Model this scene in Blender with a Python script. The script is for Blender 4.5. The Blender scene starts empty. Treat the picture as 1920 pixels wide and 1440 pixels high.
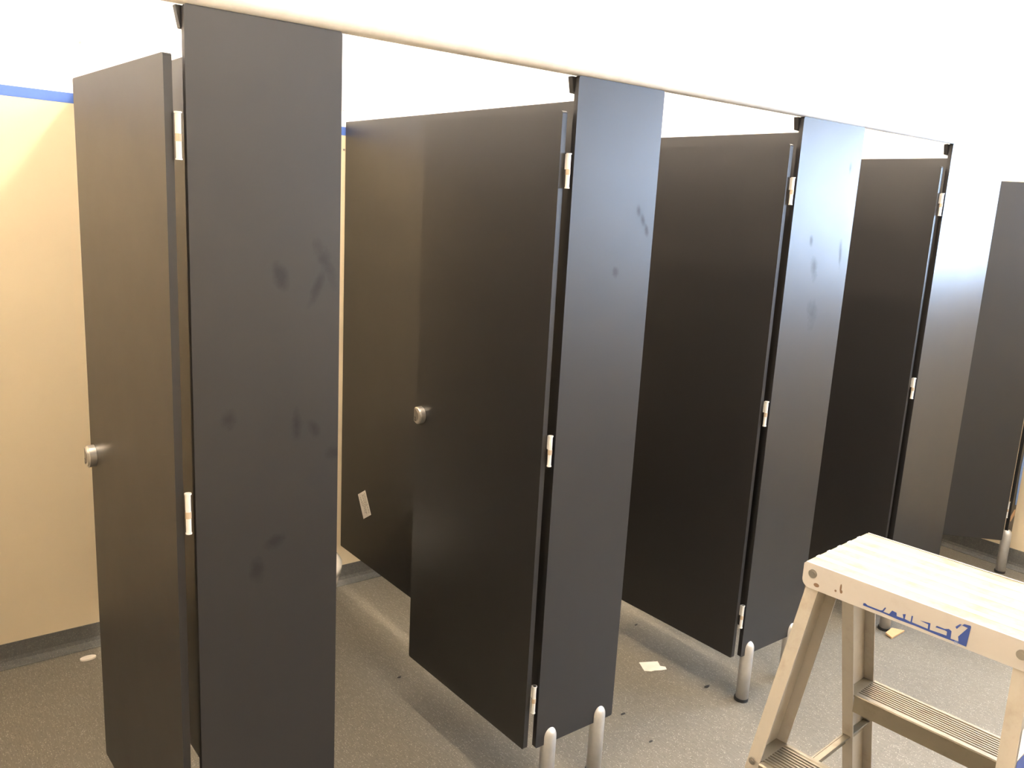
import bpy, bmesh, math, random
from mathutils import Vector, Matrix
random.seed(4)
S = bpy.context.scene
COL = S.collection
PI = math.pi
# ------------------------------------------------------------------ camera
cd = bpy.data.cameras.new('camera'); cam = bpy.data.objects.new('camera', cd); COL.objects.link(cam)
cd.sensor_width = 36; cd.sensor_fit = 'HORIZONTAL'; cd.lens = 1596.06 / 1920 * 36
cd.clip_start = .02
R3 = Matrix(((0.79038002, 0.08420306, -0.60680250), (-0.61031707, 0.19397479, -0.76804092), (0.05303299, 0.97738612, 0.20470437)))
M4 = R3.to_4x4(); M4.translation = Vector((0, -1.6897, 1.7631)); cam.matrix_world = M4
S.camera = cam
# ------------------------------------------------------------------ view
S.view_settings.view_transform = 'Standard'; S.view_settings.look = 'None'
S.view_settings.gamma = 1; S.view_settings.use_curve_mapping = False
S.view_settings.exposure = 1.78
# ------------------------------------------------------------------ world (daylight outside the window)
W = bpy.data.worlds.new('world'); S.world = W; W.use_nodes = True
bg = W.node_tree.nodes['Background']; bg.inputs[0].default_value = (.55, .71, 1, 1); bg.inputs[1].default_value = 16
WIN = (-1.36, -.40, 1.50, 2.34)      # y0, y1, z0, z1 of the window opening in the right-hand wall
WIN2 = (-3.20, -2.05, 1.62, 2.45)
XL, XR, YB, YF, ZC = -.62, 4.83, 1.67, -3.3, 3.15
for w in (WIN, WIN2):
    pl = bpy.data.lights.new('window_portal', 'AREA'); pl.shape = 'RECTANGLE'; pl.size = w[3]-w[2]; pl.size_y = w[1]-w[0]
    pl.cycles.is_portal = True
    po = bpy.data.objects.new('window_portal', pl); COL.objects.link(po)
    po.location = (XR+.10, (w[0]+w[1])/2, (w[2]+w[3])/2); po.rotation_euler = (0, PI/2, 0)
LAMPS = [(1.40, .45), (2.34, .45), (3.2, .45), (.15, .25), (4.2, .3), (1.5, -2.65)]   # ceiling battens (built below with their light); the last two are added fill
LAMP_W = 33.0
LAMP_COL = (1.0, .84, .66)

# ------------------------------------------------------------------ helpers
def bm_obj(name, bm, mat=None, parent=None, smooth=False):
    me = bpy.data.meshes.new(name); bm.to_mesh(me); bm.free()
    if mat is not None:
        for m in (mat if isinstance(mat, (list, tuple)) else [mat]): me.materials.append(m)
    if smooth:
        me.polygons.foreach_set('use_smooth', [True]*len(me.polygons))
    o = bpy.data.objects.new(name, me); COL.objects.link(o)
    if parent is not None: o.parent = parent
    return o
def empty(name, loc, rz=0):
    o = bpy.data.objects.new(name, None); COL.objects.link(o); o.location = loc; o.rotation_euler = (0, 0, rz)
    o.empty_display_size = .1
    return o
def tag(o, label=None, cat=None, group=None, kind=None):
    if label: o['label'] = label
    if cat: o['category'] = cat
    if group: o['group'] = group
    if kind: o['kind'] = kind
    return o
def box(bm, a, b, bev=0, seg=2, mi=0):
    c = [(a[i]+b[i])/2 for i in range(3)]; s = [abs(b[i]-a[i]) for i in range(3)]
    r = bmesh.ops.create_cube(bm, size=1, matrix=Matrix.Translation(c) @ Matrix.Diagonal((s[0], s[1], s[2], 1)))
    vs = r['verts']; fs = {f for v in vs for f in v.link_faces}
    for f in fs: f.material_index = mi
    if bev:
        es = {e for v in vs for e in v.link_edges}
        bmesh.ops.bevel(bm, geom=list(es), offset=bev, segments=seg, affect='EDGES', profile=.5)
def cyl(bm, c, r, h, seg=20, axis='Z', r2=None):
    m = Matrix.Translation(c)
    if axis == 'X': m = m @ Matrix.Rotation(PI/2, 4, 'Y')
    if axis == 'Y': m = m @ Matrix.Rotation(PI/2, 4, 'X')
    bmesh.ops.create_cone(bm, cap_ends=True, segments=seg, radius1=r, radius2=r if r2 is None else r2, depth=h, matrix=m)
def prism(bm, pts, d, plane='xz', off=0.0, mi=0):
    """extrude a 2D polygon by d along the remaining axis"""
    def P(p, t):
        if plane == 'xz': return (p[0], off+t, p[1])
        if plane == 'yz': return (off+t, p[0], p[1])
        return (p[0], p[1], off+t)
    a = [bm.verts.new(P(p, 0)) for p in pts]; b = [bm.verts.new(P(p, d)) for p in pts]
    n = len(pts); fs = [bm.faces.new(a), bm.faces.new(b[::-1])]
    for i in range(n): fs.append(bm.faces.new((a[i], b[i], b[(i+1) % n], a[(i+1) % n])))
    for f in fs: f.material_index = mi
    bmesh.ops.recalc_face_normals(bm, faces=fs)
def lathe(bm, prof, seg=32, c=(0, 0), sx=1.0, sy=1.0):
    rings = []
    for r, z in prof:
        rings.append([bm.verts.new((c[0]+sx*r*math.cos(2*PI*i/seg), c[1]+sy*r*math.sin(2*PI*i/seg), z)) for i in range(seg)] if r > 1e-6 else [bm.verts.new((c[0], c[1], z))])
    for A, B in zip(rings, rings[1:]):
        for i in range(seg):
            j = (i+1) % seg
            if len(A) == 1 and len(B) == 1: continue
            if len(A) == 1: bm.faces.new((A[0], B[i], B[j]))
            elif len(B) == 1: bm.faces.new((A[i], A[j], B[0]))
            else: bm.faces.new((A[i], A[j], B[j], B[i]))
    bmesh.ops.recalc_face_normals(bm, faces=bm.faces[:])
def rounded(x0, z0, x1, z1, r, n=5):
    out = []
    for cx, cz, a0 in ((x1-r, z1-r, 0), (x0+r, z1-r, PI/2), (x0+r, z0+r, PI), (x1-r, z0+r, 1.5*PI)):
        for i in range(n+1):
            a = a0 + PI/2*i/n; out.append((cx+r*math.cos(a), cz+r*math.sin(a)))
    return out
# ------------------------------------------------------------------ materials
class NT:
    def __init__(s, name):
        s.m = bpy.data.materials.new(name); s.m.use_nodes = True; s.t = s.m.node_tree; s.b = s.t.nodes['Principled BSDF']
    def n(s, ty, **k):
        x = s.t.nodes.new(ty)
        for a, v in k.items(): setattr(x, a, v)
        return x
    def l(s, a, b): s.t.links.new(a, b)
    def coord(s, which='Object', scale=(1, 1, 1)):
        c = s.n('ShaderNodeTexCoord'); mp = s.n('ShaderNodeMapping'); mp.inputs['Scale'].default_value = scale
        s.l(c.outputs[which], mp.inputs[0]); return mp.outputs[0]
    def noise(s, vec, scale, detail=4, rough=.6):
        x = s.n('ShaderNodeTexNoise'); x.inputs['Scale'].default_value = scale; x.inputs['Detail'].default_value = detail
        x.inputs['Roughness'].default_value = rough; s.l(vec, x.inputs['Vector']); return x.outputs['Fac']
    def ramp(s, fac, stops):
        r = s.n('ShaderNodeValToRGB'); e = r.color_ramp.elements
        while len(e) < len(stops): e.new(.5)
        for i, (p, c) in enumerate(stops):
            e[i].position = p; e[i].color = (*c, 1) if len(c) == 3 else c
        s.l(fac, r.inputs[0]); return r.outputs[0]
    def mix(s, fac, a, b):
        x = s.n('ShaderNodeMix', data_type='RGBA')
        for v, i in ((fac, 0), (a, 6), (b, 7)):
            if isinstance(v, (int, float)): x.inputs[i].default_value = v
            elif isinstance(v, tuple): x.inputs[i].default_value = (*v, 1)
            else: s.l(v, x.inputs[i])
        return x.outputs[2]
    def math(s, op, a, b=None, clamp=False):
        x = s.n('ShaderNodeMath', operation=op, use_clamp=clamp)
        for i, v in enumerate((a, b)):
            if v is None: continue
            if isinstance(v, (int, float)): x.inputs[i].default_value = v
            else: s.l(v, x.inputs[i])
        return x.outputs[0]
    def bump(s, h, strength=.2, dist=.002):
        x = s.n('ShaderNodeBump'); x.inputs['Strength'].default_value = strength; x.inputs['Distance'].default_value = dist
        s.l(h, x.inputs['Height']); s.l(x.outputs[0], s.b.inputs['Normal'])
    def set(s, color=None, rough=None, metal=None, spec=None):
        for k, v in (('Base Color', color), ('Roughness', rough), ('Metallic', metal), ('Specular IOR Level', spec)):
            if v is None: continue
            if isinstance(v, tuple): s.b.inputs[k].default_value = (*v, 1)
            elif isinstance(v, (int, float)): s.b.inputs[k].default_value = v
            else: s.l(v, s.b.inputs[k])
        return s
def plain(name, color, rough=.5, metal=0.0, spec=.5, var=.06, scale=30):
    t = NT(name); v = t.coord()
    f = t.noise(v, scale)
    c2 = tuple(c*(1-2*var) for c in color)
    t.set(t.ramp(f, [(.3, c2), (.7, color)]), rough, metal, spec)
    return t.m
def laminate(name='dark_laminate', smudges=(), col=(.013, .0118, .0115)):
    t = NT(name); v = t.coord()
    big = t.noise(v, 5, 3); fine = t.noise(v, 320, 2)
    base = t.mix(t.math('MULTIPLY', fine, .5), tuple(c*.93 for c in col), tuple(c*1.1 for c in col))
    rg = t.math('ADD', .385, t.math('MULTIPLY', big, .07))
    spec = .66
    if smudges:
        sep = t.n('ShaderNodeSeparateXYZ'); c = t.n('ShaderNodeTexCoord'); t.l(c.outputs['Object'], sep.inputs[0])
        wob = t.noise(v, 22, 4)
        tot = None
        for (sx, sz, rx, rz, tilt) in smudges:
            dx = t.math('SUBTRACT', sep.outputs[0], sx); dz = t.math('SUBTRACT', sep.outputs[2], sz)
            ca, sa = math.cos(tilt), math.sin(tilt)
            ax = t.math('DIVIDE', t.math('ADD', t.math('MULTIPLY', dx, ca), t.math('MULTIPLY', dz, sa)), rx)
            az = t.math('DIVIDE', t.math('SUBTRACT', t.math('MULTIPLY', dz, ca), t.math('MULTIPLY', dx, sa)), rz)
            d = t.math('SQRT', t.math('ADD', t.math('MULTIPLY', ax, ax), t.math('MULTIPLY', az, az)))
            d = t.math('ADD', d, t.math('MULTIPLY', t.math('SUBTRACT', wob, .5), 2.2))
            m = t.math('SUBTRACT', 1.15, d, True)
            tot = m if tot is None else t.math('MAXIMUM', tot, m)
        base = t.mix(t.math('MULTIPLY', tot, .45), base, (.009, .008, .008))
        rg = t.math('ADD', rg, t.math('MULTIPLY', tot, .1)); spec = t.math('SUBTRACT', .66, t.math('MULTIPLY', tot, .2))
    t.set(base, rg, 0, spec); t.bump(fine, .05, .0004)
    return t.m
M = {}
M['lam'] = laminate()
M['lam1'] = laminate('dark_laminate_smudged', [(-.136+.16, 1.597, .018, .03, .3), (.126, 1.622, .018, .05, .5), (.108, 1.575, .012, .045, -.4), (.06, 1.274, .012, .03, 0), (.1, 1.262, .012, .022, .4), (.15, 1.2, .02, .02, 0), (.008, 1.014, .035, .015, .3), (-.03, .96, .02, .03, 0), (-.09, 1.3, .02, .02, 0)])
M['lam2'] = laminate('dark_laminate_handprint', [(.094, 1.768, .009, .02, .2), (.112, 1.744, .009, .02, .3), (.131, 1.716, .008, .018, .3), (.02, 1.6, .012, .014, 0)])
M['lam3'] = laminate('dark_laminate_fingermarks', [(-.06, 1.70, .01, .02, .2), (-.024, 1.614, .02, .05, .2), (.127, 1.651, .01, .05, .1), (.12, 1.95, .008, .02, 0), (0, 1.45, .03, .05, 0)])
M['wall'] = None
def wall_mat():
    t = NT('painted_wall'); c = t.n('ShaderNodeTexCoord'); sp = t.n('ShaderNodeSeparateXYZ'); g = t.n('ShaderNodeNewGeometry')
    t.l(g.outputs['Position'], sp.inputs[0]); v = t.coord(scale=(1, 1, 1))
    f = t.noise(v, 3, 3); f2 = t.noise(v, 160, 3)
    beige = t.mix(f, (.76, .64, .44), (.71, .59, .41))
    white = t.mix(f, (.90, .88, .85), (.86, .84, .81))
    up = t.math('GREATER_THAN', sp.outputs[2], 2.045)
    t.set(t.mix(up, beige, white), .55, 0, .3); t.bump(f2, .08, .001); return t.m
M['wall'] = wall_mat()
M['white'] = plain('white_ceiling_paint', (.88, .86, .83), .6)
def floor_mat(name, dark):
    t = NT(name); v = t.coord()
    if dark: base = t.mix(t.noise(v, 60, 3), (.075, .078, .074), (.15, .145, .132))
    else: base = t.mix(t.noise(v, 2.5, 4), (.155, .139, .108), (.20, .182, .148))
    def flecks(scale, thr, seed):
        mp = t.n('ShaderNodeMapping'); mp.inputs['Location'].default_value = (seed, seed*2, seed); t.l(v, mp.inputs[0])
        vo = t.n('ShaderNodeTexVoronoi'); vo.inputs['Scale'].default_value = scale; t.l(mp.outputs[0], vo.inputs['Vector'])
        s2 = t.n('ShaderNodeSeparateColor'); t.l(vo.outputs['Color'], s2.inputs[0])
        a = t.math('GREATER_THAN', s2.outputs[0], thr); b = t.math('LESS_THAN', vo.outputs['Distance'], .36)
        return t.math('MULTIPLY', a, b)
    c = t.mix(t.math('MULTIPLY', flecks(260, .5, 1), .5), base, (.21, .19, .16))
    c = t.mix(t.math('MULTIPLY', flecks(170, .86, 5), .75), c, (.10, .09, .08))
    c = t.mix(t.math('MULTIPLY', flecks(230, .84, 9), .38), c, (.78, .72, .62) if not dark else (.34, .33, .3))
    st = t.coord(scale=(1, 1, 1)); mp = t.n('ShaderNodeMapping'); mp.inputs['Scale'].default_value = (260, 30, 1); mp.inputs['Rotation'].default_value = (0, 0, .6); t.l(st, mp.inputs[0])
    sc = t.noise(mp.outputs[0], 1, 3)
    c = t.mix(t.math('MULTIPLY', t.math('SUBTRACT', sc, .5, True), .8), c, (.60, .57, .5) if not dark else (.2, .2, .2))
    t.set(c, .42 if not dark else .7, 0, .4); t.bump(t.noise(v, 400, 2), .12, .0006); return t.m
M['floor'] = floor_mat('flecked_vinyl', False); M['cove'] = floor_mat('dark_flecked_vinyl', True)
M['rail'] = plain('headrail_powdercoat', (.88, .85, .81), .38)
M['nylon'] = plain('white_nylon', (.78, .76, .70), .4)
M['tan'] = plain('tan_bush', (.55, .42, .28), .5)
M['satin'] = plain('satin_nickel', (.72, .68, .62), .3, .9)
M['post'] = plain('silver_anodised', (.62, .60, .57), .34, .45)
M['rubber'] = plain('black_rubber', (.02, .02, .02), .6)
M['black'] = plain('black_plastic', (.03, .03, .03), .5)
M['paper'] = plain('paper', (.88, .82, .74), .7)
M['ink'] = plain('grey_ink', (.22, .19, .14), .7)
M['tape'] = plain('blue_tape', (.08, .17, .55), .6)
M['film'] = plain('blue_film', (.10, .22, .50), .3)
M['brown'] = plain('brown_tape', (.48, .28, .14), .5)
M['card'] = plain('cardboard', (.62, .38, .18), .8)
M['cer'] = plain('white_ceramic', (.86, .82, .74), .12)
M['blue'] = plain('sticker_blue', (.035, .075, .30), .45)
M['blue2'] = plain('sticker_faded_blue', (.30, .36, .55), .5)
M['screw'] = plain('screw_steel', (.35, .33, .30), .35, .9)
M['alu'] = None
def alu(name, base, dirt, amt, metal=.35, rough=.42, lengthy=True):
    t = NT(name); v = t.coord()
    mp = t.n('ShaderNodeMapping'); mp.inputs['Scale'].default_value = (90, 5, 40) if lengthy else (60, 60, 5); t.l(v, mp.inputs[0])
    s1 = t.noise(mp.outputs[0], 1, 4); blot = t.noise(v, 14, 5, .7)
    c = t.mix(s1, base, tuple(x*.9 for x in base))
    d = t.ramp(blot, [(.50, (0, 0, 0)), (.72, (1, 1, 1))])
    d = t.math('MULTIPLY', d, t.math('MULTIPLY', s1, amt*2, True), True)
    t.set(t.mix(d, c, dirt), rough, metal, .5); t.bump(s1, .06, .0006); return t.m
M['alu'] = alu('weathered_aluminium', (.43, .39, .325), (.22, .16, .11), .35, .3, .45, False)
M['top'] = alu('worn_platform_aluminium', (.37, .34, .195), (.24, .14, .075), .95, .1, .5, True)
M['ridge'] = alu('polished_ridge', (.80, .77, .70), (.5, .4, .28), .3, .1, .4, True)
M['cap'] = alu('painted_cap_face', (.54, .50, .45), (.28, .2, .14), .15, .1, .45, True)
M['spot'] = plain('rust_spot', (.25, .15, .09), .7)
M['frame'] = plain('window_aluminium', (.75, .75, .75), .4)

def pane_mat():
    m = bpy.data.materials.new('window_glass'); m.use_nodes = True; t = m.node_tree
    for x in list(t.nodes): t.nodes.remove(x)
    o = t.nodes.new('ShaderNodeOutputMaterial'); mx = t.nodes.new('ShaderNodeMixShader'); a = t.nodes.new('ShaderNodeBsdfTransparent'); g = t.nodes.new('ShaderNodeBsdfGlossy')
    g.inputs['Roughness'].default_value = .02; mx.inputs[0].default_value = .06; a.inputs[0].default_value = (.97, .98, .97, 1)
    t.links.new(a.outputs[0], mx.inputs[1]); t.links.new(g.outputs[0], mx.inputs[2]); t.links.new(mx.outputs[0], o.inputs[0]); return m
M['glass'] = pane_mat()
# ------------------------------------------------------------------ the room
def slab(name, a, b, mat, kind='structure'):
    bm = bmesh.new(); box(bm, a, b); return tag(bm_obj(name, bm, mat), kind=kind)
slab('floor', (XL-.1, YF-.1, -.1), (XR+.1, YB+.1, 0), M['floor'])
ceiling = slab('ceiling', (XL-.1, YF-.1, ZC), (XR+.1, YB+.1, ZC+.1), M['white'])
wall_back = slab('wall_back', (XL, YB, 0), (XR, YB+.1, ZC), M['wall'])
slab('wall_left', (XL-.1, YF, 0), (XL, YB, ZC), M['wall'])
slab('wall_front', (XL, YF-.1, 0), (XR, YF, ZC), M['wall'])
bm = bmesh.new(); y0, y1, z0, z1 = WIN; c0, c1, e0, e1 = WIN2
box(bm, (XR, YF, 0), (XR+.1, c0, ZC)); box(bm, (XR, c1, 0), (XR+.1, y0, ZC)); box(bm, (XR, y1, 0), (XR+.1, YB, ZC))
box(bm, (XR, y0, 0), (XR+.1, y1, z0)); box(bm, (XR, y0, z1), (XR+.1, y1, ZC))
box(bm, (XR, c0, 0), (XR+.1, c1, e0)); box(bm, (XR, c0, e1), (XR+.1, c1, ZC))
tag(bm_obj('wall_right', bm, M['wall']), kind='structure')
for k, (y0, y1, z0, z1) in enumerate((WIN, WIN2)):
    bm = bmesh.new()
    for a, b in (((XR+.03, y0, z0), (XR+.07, y0+.04, z1)), ((XR+.03, y1-.04, z0), (XR+.07, y1, z1)), ((XR+.03, y0+.04, z0), (XR+.07, y1-.04, z0+.04)), ((XR+.03, y0+.04, z1-.04), (XR+.07, y1-.04, z1))): box(bm, a, b, .004)
    wf = tag(bm_obj('window_%d' % (k+1), bm, M['frame']), kind='structure')
    bm = bmesh.new(); box(bm, (XR+.048, y0+.04, z0+.04), (XR+.052, y1-.04, z1-.04)); bm_obj('pane', bm, M['glass'], wf)
def cove(name, pts_fn, mat, H=.088):
    prof = [(.0, .0005), (.034, .0005), (.034, .002), (.024, .0042), (.014, .009), (.007, .018), (.0035, .032), (.0035, H), (.0, H)]
    bm = bmesh.new(); A, B = pts_fn
    va = [bm.verts.new(A(d, z)) for d, z in prof]; vb = [bm.verts.new(B(d, z)) for d, z in prof]
    n = len(prof)
    for i in range(n): bm.faces.new((va[i], vb[i], vb[(i+1) % n], va[(i+1) % n]))
    bm.faces.new(va); bm.faces.new(vb[::-1]); bmesh.ops.recalc_face_normals(bm, faces=bm.faces[:])
    return tag(bm_obj(name, bm, mat), kind='structure')
cove('baseboard_back', (lambda d, z: (XL, YB-d, z), lambda d, z: (XR, YB-d, z)), M['cove'])
cove('baseboard_right', (lambda d, z: (XR-d, YF, z), lambda d, z: (XR-d, YB, z)), M['cove'], .105)
cove('baseboard_left', (lambda d, z: (XL+d, YF, z), lambda d, z: (XL+d, YB, z)), M['cove'])
cove('baseboard_front', (lambda d, z: (XL, YF+d, z), lambda d, z: (XR, YF+d, z)), M['cove'])
# screw heads left in the back wall
for x, z in ((.696, 2.229), (1.686, 2.113), (1.690, 1.955)):
    bm = bmesh.new(); cyl(bm, (x, YB-.001, z), .004, .004, 12, 'Y'); bm_obj('screw_head', bm, M['screw'], wall_back)
# masking tape along the paint line
bm = bmesh.new(); prism(bm, [(XL+.001, 2.044), (1.75, 2.012), (XR-.001, 2.012), (XR-.001, 2.046), (1.75, 2.046), (XL+.001, 2.078)], -.0006, 'xz', YB-.0002)
tag(bm_obj('masking_tape', bm, M['tape']), 'long blue masking tape strip between white and beige paint on the back wall', 'tape')

# ------------------------------------------------------------------ ceiling battens
def batten(i, x, y, first):
    L = 1.2
    if first is None:
        r = empty('ceiling_light', (x, y, ZC))
        bm = bmesh.new(); box(bm, (-.06, -L/2, -.035), (.06, L/2, 0), .004); bm_obj('housing', bm, M['frame'], r)
        t = NT('lamp_diffuser'); t.set((1, 1, 1), .5); t.b.inputs['Emission Color'].default_value = (*LAMP_COL, 1)
        t.b.inputs['Emission Strength'].default_value = LAMP_W
        bm = bmesh.new(); box(bm, (-.05, -L/2+.02, -.075), (.05, L/2-.02, -.035), .012, 3); bm_obj('diffuser', bm, t.m, r)
        return r
    r = first.copy(); COL.objects.link(r); r.location = (x, y, ZC)
    for ch in first.children:
        c = ch.copy(); COL.objects.link(c); c.parent = r
    return r
b0 = None
WH = ['over the second cubicle', 'over the third cubicle', 'over the fourth cubicle', 'over the first cubicle', 'added over the last cubicle to brighten the right end', 'added over the aisle by the front wall to brighten the pilaster tops']  # last two battens are extra: one lifts doors and right end, one pilaster tops
for i, (x, y) in enumerate(LAMPS):
    o = batten(i, x, y, b0); b0 = b0 or o
    tag(o, 'long ceiling batten light '+WH[i], 'ceiling light', 'ceiling battens')

# ------------------------------------------------------------------ headrail
bm = bmesh.new(); ZH = 2.095
prism(bm, rounded(-.019, ZH-.002, .036, ZH+.036, .018, 6), XR-XL-.002, 'yz', XL+.001)
hr = tag(bm_obj('headrail', bm, M['rail'], smooth=False), 'long pale rounded headrail running along the tops of the cubicle fronts', 'rail')
for p in hr.data.polygons: p.use_smooth = len(p.vertices) == 4

# ------------------------------------------------------------------ cubicle fronts
T = .016
PIL = [(XL+.002, -.134, 'lam', ()), (.526, .844, 'lam1', (.05, .268)), (1.498, 1.813, 'lam2', (.055, .258)),
       (2.470, 2.832, 'lam3', (.045, .31)), (3.474, 3.942, 'lam', (.06, .41)), (4.690, 4.745, 'lam', (.012,))]
PLAB = ['dark grey laminate pilaster against the left wall, left of the first cubicle door',
        'large dark brownish-grey pilaster nearest the camera, with hand smudges',
        'dark pilaster with blue-grey sheen, second from the left, standing on two silver legs',
        'pilaster with bright window glare, between the third and fourth cubicle doorways',
        'pilaster with its upper half washed white by glare, behind the step ladder',
        'very narrow grey pilaster strip beside the right wall, with blue film on it']
ZB, ZT = .19, 2.0925
for i, (xa, xb, mt, posts) in enumerate(PIL):
    cx = (xa+xb)/2; w = xb-xa
    r = empty('pilaster', (cx, 0, 0)); tag(r, PLAB[i], 'pilaster', 'cubicle front pilasters')
    bm = bmesh.new(); prism(bm, rounded(-w/2, ZB, w/2, ZT, .006, 3), T, 'xz', 0)
    pnl = bm_obj('panel', bm, M[mt], r)
    if i in (1, 2, 3, 4):    # fixing bracket up under the headrail
        bm = bmesh.new(); prism(bm, [(-w/2-.010, ZH-.004), (-w/2+.03, ZH-.004), (-w/2+.03, 2.05), (-w/2-.002, 2.052), (-w/2-.006, 2.07)], .016, 'xz', T+.0005)
        bm_obj('bracket', bm, M['lam'], r)
    # legs: round silver posts slotted over the bottom edge
    for px in posts:
        x = -w/2+px; R_ = .0235
        bm = bmesh.new(); yc = T/2
        # round tube with a domed top, slotted over the panel edge; only its cheeks show above
        prof = [(0, .012), (R_, .012), (R_, .214)]+[(R_*math.cos(q*PI/2/7), .214+.028*math.sin(q*PI/2/7)) for q in range(1, 8)]
        lathe(bm, prof, 28, (x, yc-.002))
        lg = bm_obj('leg', bm, M['post'], r, True)
        for p in lg.data.polygons: p.use_smooth = abs(p.normal.z) < .99 or p.center.z > .1
        bm = bmesh.new(); cyl(bm, (x, yc, .0065), .026, .012, 28); bm_obj('foot_ring', bm, M['rubber'], lg)

# partitions between cubicles
PART = [(.673, 'second'), (1.694, 'third'), (2.673, 'fourth'), (3.846, 'last')]
PARL = ['dark laminate dividing panel seen through the gap beside the nearest door',
        'large brown-lit dividing panel with a small white label near its foot',
        'dividing panel showing as a band above the third open door',
        'dividing panel showing as a thin band above the fourth open door']
for (x, nm), lb in zip(PART, PARL):
    r = empty('partition', (x, .9, 0)); tag(r, lb, 'partition', 'cubicle dividing panels')
    bm = bmesh.new(); prism(bm, rounded(T+.004-.9, ZB, YB-.008-.9, 2.067, .004, 2), T, 'yz', 0); bm_obj('panel', bm, M['lam'], r)
    bm = bmesh.new()
    for zz in (.45, 1.1, 1.75):
        box(bm, (T+.0003, .70, zz), (T+.022, YB-.9-.001, zz+.05), .002); box(bm, (T+.0003, T+.001-.9, zz), (T+.022, T+.05-.9, zz+.05), .002)
    bm_obj('wall_bracket', bm, M['post'], r)

# doors, all swung inwards: > panel, hinge (> bush), lock_indicator
def make_door(xh, ang, label, locks=True):
    """origin at the hinge pin; closed it would run to -x, here it is swung in to +y"""
    r = empty('cubicle_door', (xh, .006, 0), ang); tag(r, label, 'door', 'hinged cubicle doors')
    x0 = -.0115
    bm = bmesh.new(); prism(bm, rounded(.010, .19, .650, 2.005, .006, 3), T, 'yz', x0); pn = bm_obj('panel', bm, M['lam'], r)
    for zt in (1.902, 1.154, .397):
        bm = bmesh.new(); xq = .010
        cyl(bm, (xq, 0, zt-.02), .0055, .04, 14); cyl(bm, (xq, 0, zt-.0015), .0072, .003, 14)
        cyl(bm, (xq, 0, zt-.071), .0055, .034, 14); cyl(bm, (xq, 0, zt-.0865), .0065, .003, 14)
        box(bm, (xq-.003, .004, zt-.04), (xq+.0005, .0105, zt-.002))
        h = bm_obj('hinge', bm, M['nylon'], r)
        bm = bmesh.new(); cyl(bm, (xq, 0, zt-.047), .0062, .014, 14); bm_obj('bush', bm, M['tan'], h)
    # indicator: a round knob flattened along the door edge
    bm = bmesh.new(); yc, zc, Rk = .618, 1.075, .0275
    pts = [(yc+max(-1, min(.62, -math.cos(2*PI*k/36)))*Rk, zc+math.sin(2*PI*k/36)*Rk*1.05) for k in range(36)]
    prism(bm, pts, -.020, 'yz', x0-.0005); 
    fr = [f for f in bm.faces if len(f.verts) > 4 and f.calc_center_median().x < x0-.015]
    bmesh.ops.bevel(bm, geom=[e for f in fr for e in f.edges], offset=.004, segments=3, affect='EDGES')
    k = bm_obj('lock_indicator', bm, M['satin'], r)
    bm = bmesh.new(); prism(bm, [(yc+.010-math.sin(PI*q/12)*.024*.95, zc+math.cos(PI*q/12)*.0215) for q in range(13)], -.0008, 'yz', x0-.0207); bm_obj('indicator_face', bm, M['screw'], k)
    bm = bmesh.new()
    for dz in (-.004, -.012):
        prism(bm, [(yc+.006, zc+dz), (yc+.001, zc+dz-.005), (yc+.003, zc+dz-.008), (yc+.008, zc+dz-.003)], -.0006, 'yz', x0-.0216)
    bm_obj('indicator_mark', bm, M['black'], k)
    return r
DL = ['nearest dark cubicle door at far left, open inwards, round lock at its left edge',
      'dark cubicle door left of the blue-grey pilaster, open inwards, round satin lock visible',
      'third cubicle door, open, between the blue-grey pilaster and the brightly glaring one',
      'fourth cubicle door, open, directly behind the step ladder',
      'last cubicle door at the right edge, half open, its grey face fading pale upwards']
for (xp, ang), lb in zip([(.526, math.radians(2.3)), (1.498, math.radians(.7)), (2.470, math.radians(1.0)), (3.474, math.radians(.8)), (4.690, math.radians(43))], DL):
    make_door(xp-.023, ang, lb)

# small printed label on the second dividing panel
lab = [(1.501, .488), (1.436, .527), (1.380, .433), (1.446, .392)]
bm = bmesh.new(); prism(bm, lab, -.0006, 'yz', 1.6936); pl_ = bm_obj('printed_label', bm, M['paper'])
tag(pl_, 'small white printed label stuck crooked on the second dividing panel', 'label')
bm = bmesh.new(); U = Vector((lab[2][0]-lab[1][0], lab[2][1]-lab[1][1])); V_ = Vector((lab[0][0]-lab[1][0], lab[0][1]-lab[1][1])); Oq = Vector(lab[1])
for row, (a0, a1) in enumerate(((.08, .92), (.12, .62), (.1, .9), (.35, .85), (.15, .55))):
    q = a0; 
    while q < a1:
        w = random.uniform(.03, .10); v0 = .14+row*.15
        P = [Oq+U*q+V_*v0, Oq+U*min(q+w, a1)+V_*v0, Oq+U*min(q+w, a1)+V_*(v0+.045), Oq+U*q+V_*(v0+.045)]
        prism(bm, [tuple(p) for p in P], -.0002, 'yz', 1.69285); q += w+.025
bm_obj('print_lines', bm, M['ink'], pl_)

# blue film and tape on the narrow end pilaster
bm = bmesh.new(); prism(bm, [(4.722, .375), (4.738, .372), (4.7405, .47), (4.7415, .60), (4.742, 1.30), (4.712, 1.30), (4.712, .90), (4.716, .62), (4.711, .60), (4.714, .50), (4.719, .44)], -.0008, 'xz', -.0006)
tag(bm_obj('protective_film', bm, M['film']), 'torn strip of blue protective film on the narrow end pilaster', 'film')
bm = bmesh.new(); prism(bm, [(4.693, .292), (4.703, .286), (4.738, .318), (4.738, .348), (4.722, .345), (4.692, .318)], -.001, 'xz', -.0006)
tag(bm_obj('packing_tape', bm, M['brown']), 'small brown piece of tape below the blue film at the far right', 'tape')

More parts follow.
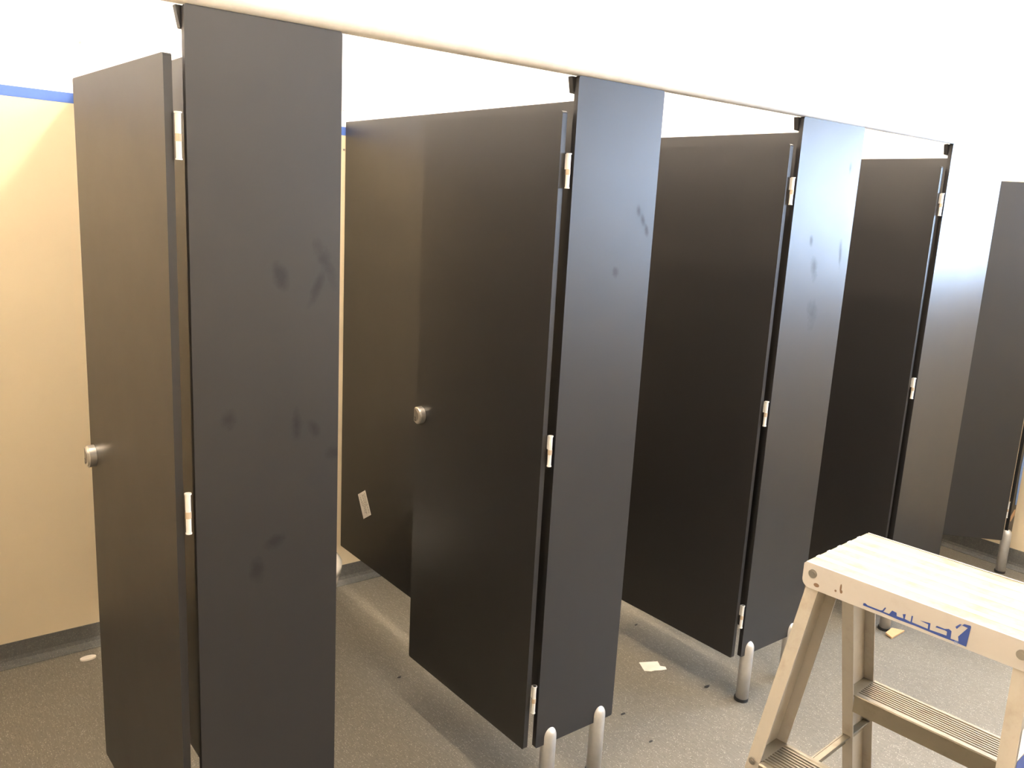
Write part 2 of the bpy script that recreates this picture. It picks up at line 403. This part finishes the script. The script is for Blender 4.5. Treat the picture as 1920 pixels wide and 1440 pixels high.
# ------------------------------------------------------------------ toilet pan just visible beyond the nearest pilaster
r = empty('toilet', (1.19, 1.2, 0)); tag(r, 'cream white toilet in the second cubicle, a sliver showing beside the nearest pilaster', 'toilet')
bm = bmesh.new(); seg = 40
def pan_ring(z, hw, y0, y1):
    out = []
    for i in range(seg):
        a = 2*PI*i/seg; cy_ = (y0+y1)/2; hl = (y1-y0)/2
        c, s = math.cos(a), math.sin(a)
        e = .8
        out.append(bm.verts.new((hw*math.copysign(abs(c)**e, c), cy_+hl*math.copysign(abs(s)**e, s), z)))
    return out
rs = [pan_ring(z, hw, a, b) for z, hw, a, b in ((0, .115, -.06, .25), (.03, .11, -.055, .25), (.15, .12, -.09, .25), (.27, .165, -.20, .26), (.34, .205, -.265, .27), (.385, .21, -.275, .27), (.395, .205, -.27, .265), (.395, .15, -.215, .16), (.33, .13, -.19, .14), (.24, .06, -.08, .08))]
bm.faces.new(rs[0])
for A, B in zip(rs, rs[1:]):
    for i in range(seg): bm.faces.new((A[i], A[(i+1) % seg], B[(i+1) % seg], B[i]))
bm.faces.new(rs[-1][::-1]); bmesh.ops.recalc_face_normals(bm, faces=bm.faces[:])
bm_obj('pan', bm, M['cer'], r, True)
bm = bmesh.new(); rs = [pan_ring(z, hw, a, b) for z, hw, a, b in ((.397, .20, -.27, .22), (.402, .212, -.283, .225), (.425, .212, -.283, .225), (.436, .195, -.265, .21))]
bm.faces.new(rs[0])
for A, B in zip(rs, rs[1:]):
    for i in range(seg): bm.faces.new((A[i], A[(i+1) % seg], B[(i+1) % seg], B[i]))
bm.faces.new(rs[-1][::-1]); bmesh.ops.recalc_face_normals(bm, faces=bm.faces[:]); bm_obj('seat', bm, M['cer'], r, True)
bm = bmesh.new(); box(bm, (-.19, .29, .42), (.19, .465, .82), .02, 3); box(bm, (-.15, .2, .30), (.15, .30, .396), .01); box(bm, (-.15, .27, .38), (.15, .40, .44), .01); bm_obj('cistern', bm, M['cer'], r)
bm = bmesh.new(); cyl(bm, (0, .37, .826), .022, .012, 20); bm_obj('flush_button', bm, M['satin'], r)

# ------------------------------------------------------------------ step ladder
LA = .0747; ZL = 1.2; LEN = .359; WD = .227
lad = empty('step_ladder', (1.2461, -.940, 0), LA)
tag(lad, 'worn aluminium double-sided step ladder with a ribbed platform top, bottom right', 'ladder')
# cap: ribbed top, front and back skirts
bm = bmesh.new()
bm2 = bmesh.new()
sk = []
for k in range(0, 7): a = PI+PI/2*k/6; sk.append((-LEN+.014+.014*math.cos(a), ZL-.0445+.014+.014*math.sin(a)))
for k in range(0, 7): a = 1.5*PI+PI/2*k/6; sk.append((-.014+.014*math.cos(a), ZL-.0445+.014+.014*math.sin(a)))
sk += [(0, ZL-.004), (-.004, ZL), (-LEN+.004, ZL), (-LEN, ZL-.004)]
prism(bm2, sk, .003, 'yz', 0); cf = bm_obj('front_skirt', bm2, M['cap'], lad)
bm2 = bmesh.new(); prism(bm2, sk, -.003, 'yz', WD); bm_obj('back_skirt', bm2, M['cap'], lad)
prof = [(.0032, ZL-.0030), (.0032, ZL-.0014), (.006, ZL-.0012)]
for yy in (.041, .078, .115, .152, .189):
    prof += [(yy-.0060, ZL-.0012), (yy-.0048, ZL), (yy+.0048, ZL), (yy+.0060, ZL-.0012)]
prof += [(WD-.006, ZL-.0012), (WD-.0032, ZL-.0014), (WD-.0032, ZL-.0030)]
prism(bm, prof, LEN-.004, 'xz', -LEN+.002)
for f in bm.faces:
    if f.calc_center_median().z > ZL-.0009 and len(f.verts) == 4: f.material_index = 1
bm_obj('platform', bm, [M['top'], M['ridge']], lad)
# rivets on the skirt
for y, z in ((-.0175, 1.1825), (-.3395, 1.179)):
    bm = bmesh.new(); cyl(bm, (-.0008, y, z), .0075, .0016, 20, 'X'); cyl(bm, (-.002, y, z), .0045, .003, 16, 'X', .0035); bm_obj('rivet', bm, M['screw'], lad)
for y, z, a, b in ((-.0265, 1.165, .005, .0035), (-.0684, 1.176, .0015, .007), (-.0700, 1.170, .0022, .003), (-.0603, 1.168, .0018, .002)):
    bm = bmesh.new(); prism(bm, [(y+a*math.cos(2*PI*q/12), z+b*math.sin(2*PI*q/12)) for q in range(12)], -.0003, 'yz', -.0001)
    bm_obj('scuff_mark', bm, M['spot'], lad)
# torn blue sticker
STICKER = [[(-0.10853, 1.16162), (-0.13966, 1.16179), (-0.16649, 1.16058), (-0.19231, 1.16116), (-0.22755, 1.16013), (-0.22689, 1.16444), (-0.21378, 1.16385), (-0.21345, 1.17432), (-0.21059, 1.17403), (-0.19825, 1.17253), (-0.21059, 1.17126), (-0.21085, 1.16398), (-0.18664, 1.16484), (-0.18682, 1.17519), (-0.18474, 1.17479), (-0.18456, 1.16442), (-0.17532, 1.1657), (-0.17584, 1.17391), (-0.17135, 1.17205), (-0.17362, 1.16546), (-0.16275, 1.16517), (-0.16196, 1.17052), (-0.15479, 1.17136), (-0.15097, 1.16408), (-0.14158, 1.16403), (-0.14497, 1.17162), (-0.14314, 1.17183), (-0.13998, 1.16576), (-0.13658, 1.16436), (-0.11555, 1.16446), (-0.11203, 1.16643), (-0.10889, 1.16565)],
[(-0.22756, 1.16005), (-0.24954, 1.1602), (-0.26738, 1.15945), (-0.26924, 1.19181), (-0.26835, 1.19357), (-0.25974, 1.19277), (-0.2571, 1.1895), (-0.26537, 1.18873), (-0.25437, 1.1703), (-0.2561, 1.1631), (-0.24472, 1.16244), (-0.24415, 1.17456), (-0.24001, 1.17641), (-0.23456, 1.17407), (-0.2228, 1.17416), (-0.22126, 1.1713), (-0.23487, 1.17201), (-0.23822, 1.17127), (-0.23855, 1.16484), (-0.22689, 1.16446)],
[(-0.24851, 1.18367), (-0.25383, 1.19026), (-0.25631, 1.19059), (-0.25081, 1.18105)]]
bm = bmesh.new()
for poly in STICKER: prism(bm, poly, -.0004, 'yz', -.0002)
bmesh.ops.triangulate(bm, faces=[f for f in bm.faces if len(f.verts) > 4])
stk = bm_obj('sticker', bm, M['blue'], lad); stk['label'] = 'torn blue sticker remains with pale lettering'
bm = bmesh.new(); cy_, cz_ = -.2531, 1.160
pts = [(cy_+.0030*math.cos(2*PI*q/16), cz_+.0030*math.sin(2*PI*q/16)) for q in range(16)]
inn = [(cy_+.0023*math.cos(2*PI*q/16), cz_+.0023*math.sin(2*PI*q/16)) for q in range(16)]
for q in range(16):
    w = (q+1) % 16; prism(bm, [pts[q], pts[w], inn[w], inn[q]], -.0002, 'yz', -.00065)
prism(bm, [(cy_+.001, cz_-.0014), (cy_+.001, cz_+.0014), (cy_+.0004, cz_+.0014), (cy_+.0004, cz_-.0014)], -.0002, 'yz', -.00065)
prism(bm, [(cy_+.0004, cz_+.0014), (cy_-.0010, cz_+.0012), (cy_-.0010, cz_+.0001), (cy_+.0004, cz_)], -.0002, 'yz', -.00065)
bm_obj('registered_mark', bm, M['blue2'], stk)
SLF, SLB, SPL, DEP, FL = .2582, .4263, .0779, .090, .0228
def uf(z): return .0034-SLF*(1.15-z)            # front (-x) face of the front legs
def ub(z): return WD-.0036+SLB*(1.15-z)          # outer face of the back legs
def vf(z): return -.0094+SPL*(1.2-z)               # outer face of the far webs
def vn(z): return -LEN+.0094-SPL*(1.2-z)
def stile(side, far):
    """C channel following the slope: web outside, flanges turned inwards"""
    g = uf if side < 0 else ub; h = vf if far else vn; s = 1 if side < 0 else -1; t = -1 if far else 1
    sec = [(0, 0), (DEP, 0), (DEP, FL), (DEP-.003, FL), (DEP-.003, .003), (.003, .003), (.003, FL), (0, FL)]
    bm = bmesh.new(); rings = []
    ztop = ZL-.0065
    for z in (.02, ztop):
        rings.append([bm.verts.new((min(max(g(z)+s*a, .0035), WD-.0035) if z > 1 else g(z)+s*a, h(z)+t*b, z)) for a, b in sec])
    A, B = rings; n = len(sec)
    for i in range(n): bm.faces.new((A[i], A[(i+1) % n], B[(i+1) % n], B[i]))
    bm.faces.new(A); bm.faces.new(B[::-1]); bmesh.ops.recalc_face_normals(bm, faces=bm.faces[:])
    o = bm_obj('stile', bm, M['alu'], lad)
    bm = bmesh.new(); gx = g(.01)+s*DEP/2; hy = h(.01)+t*FL/2
    box(bm, (gx-DEP/2-.005, hy-FL/2-.004, 0.0), (gx+DEP/2+.005, hy+FL/2+.004, .045), .004); bm_obj('rubber_foot', bm, M['rubber'], o)
    return o
st = {}
for side in (-1, 1):
    for far in (True, False): st[(side, far)] = stile(side, far)
# treads
def tread(side, z):
    g = uf if side < 0 else ub; s = 1 if side < 0 else -1
    ya, yb = vn(z)+.0035, vf(z)-.0035; u0 = g(z)
    r_prof = [(0, 0)]
    e0, e1 = (-.006, DEP-.004)
    prof = [(e0, -.036), (e0, -.002), (e0+.003, 0), (e0+.010, 0)]
    nr = 9; st_ = (e1-e0-.024)/nr
    for k in range(nr):
        a = e0+.012+st_*k
        prof += [(a, -.0022), (a+st_*.42, -.0022), (a+st_*.5, 0), (a+st_*.92, 0)]
    prof += [(e1-.009, .0012), (e1-.002, .0012), (e1, -.001), (e1, -.036), (e1-.0025, -.036), (e1-.0025, -.0045), (e0+.0025, -.0045), (e0+.0025, -.036)]
    bm = bmesh.new()
    # between the webs; in front of the flanges only its lip passes
    pts = [(u0+s*a, z+b) for a, b in prof]
    prism(bm, pts, (yb-ya)-2*FL+.004, 'xz', ya+FL-.002)
    ins = [(u0+s*a, z+b) for a, b in prof if a > .004]
    ins = [(u0+s*.004, z+.0)] + [p for p in ins if p[1] > z-.003] + [(u0+s*(DEP-.004), z-.036), (u0+s*(DEP-.0065), z-.036), (u0+s*(DEP-.0065), z-.0045), (u0+s*.004, z-.0045)]
    ins2 = [(u0+s*.0045, z), (u0+s*(DEP-.005), z), (u0+s*(DEP-.005), z-.0045), (u0+s*.0045, z-.0045)]
    prism(bm, ins2, FL-.002, 'xz', ya); prism(bm, ins2, FL-.002, 'xz', yb-FL+.002)
    return bm_obj('tread', bm, M['top' if False else 'alu_tread'], lad)
M['alu_tread'] = alu('ribbed_tread_aluminium', (.23, .20, .145), (.14, .1, .06), .6, .45, .42, True)
for z in (.849, .549, .259):
    for side in (-1, 1): tread(side, z)
# rivets holding the treads, on the front flanges
for z in (.845,):
    for far in (True, False):
        y = (vf(z)-.010) if far else (vn(z)+.010)
        bm = bmesh.new(); cyl(bm, (uf(z)-.001, y, z), .0065, .003, 18, 'X'); cyl(bm, (uf(z)-.003, y, z), .004, .002, 14, 'X', .003); bm_obj('rivet', bm, M['screw'], st[(-1, far)])
# spreader bars
for far in (True, False):
    z = .70; h = (vf(z)-.0075) if far else (vn(z)+.0035)
    bm = bmesh.new(); box(bm, (uf(z)+.01, h, z), (ub(z+.0)-.01, h+.004, z+.028), .001); box(bm, (uf(z)+.01, h-(.012 if far else -.004), z+.025), (ub(z)-.01, h+(.0 if far else .016), z+.028), .0008)
    bm_obj('spreader_bar', bm, M['alu_tread'], lad)
# sticker on the outside of the near stile
z0, z1 = .93, 1.075
bm = bmesh.new()
def web(z, a): return (uf(z)+a, vn(z)-.0007, z)
for mi, (za, zb) in enumerate(((.93, .99), (.992, 1.03), (1.032, 1.075))):
    vs = [bm.verts.new(web(z, a)) for z, a in ((za, .006), (za, .07), (zb, .07), (zb, .006))]
    f = bm.faces.new(vs); f.material_index = mi % 2
o = bm_obj('side_sticker', bm, [M['paper'], M['blue']], st[(-1, False)]); o['label'] = 'blue and cream sticker'

# ------------------------------------------------------------------ scraps on the floor
bm = bmesh.new(); prism(bm, [(2.377, .402), (2.448, .367), (2.430, .337), (2.443, .321), (2.433, .305), (2.41, .312), (2.387, .325), (2.37, .328), (2.348, .345)], .0012, 'xy', .0015)
tag(bm_obj('paper_scrap', bm, M['paper']), 'torn white paper scrap lying on the floor beyond the blue-grey pilaster', 'paper')
bm = bmesh.new()
vs = [bm.verts.new(p) for p in ((3.478, -.030, .010), (3.474, -.062, .0012), (3.585, -.060, .003), (3.540, -.024, .012))]
f = bm.faces.new(vs); ex = bmesh.ops.extrude_face_region(bm, geom=[f]); bmesh.ops.translate(bm, verts=[v for v in ex['geom'] if isinstance(v, bmesh.types.BMVert)], vec=(0, 0, .007))
bmesh.ops.recalc_face_normals(bm, faces=bm.faces[:])
tag(bm_obj('cardboard_piece', bm, M['card']), 'folded brown cardboard piece on the floor behind the step ladder', 'cardboard')
bm = bmesh.new(); prism(bm, [(.60+.028*math.cos(q*PI/10), 1.565+.016*math.sin(q*PI/10)) for q in range(20)], .006, 'xy', .001)
inner = bm; tag(bm_obj('tape_scrap', bm, M['paper']), 'little crumpled pale scrap on the floor by the back wall, far left', 'scrap')
for k, (x, y, lb) in enumerate([(2.472, .135, 'black chip on the floor near the leg of the glaring pilaster'), (2.599, .633, 'dark crumb on the floor under the third open door'),
                    (2.070, .185, 'dark crumb on the floor right of the pair of silver legs'), (2.034, .016, 'small dark shaving on the floor close to the pair of silver legs'),
                    (1.521, .823, 'dark speck on the floor below the free end of the second door')]):
    s = .008 if k == 0 else .0055
    bm = bmesh.new(); prism(bm, [(s*random.uniform(.6, 1.3)*math.cos(q*PI/4)*1.6, s*random.uniform(.5, 1)*math.sin(q*PI/4)) for q in range(8)], .002, 'xy', .0006)
    o = bm_obj('floor_debris', bm, M['black']); o.location = (x, y, 0); tag(o, lb, 'debris', 'crumbs of debris on the floor')
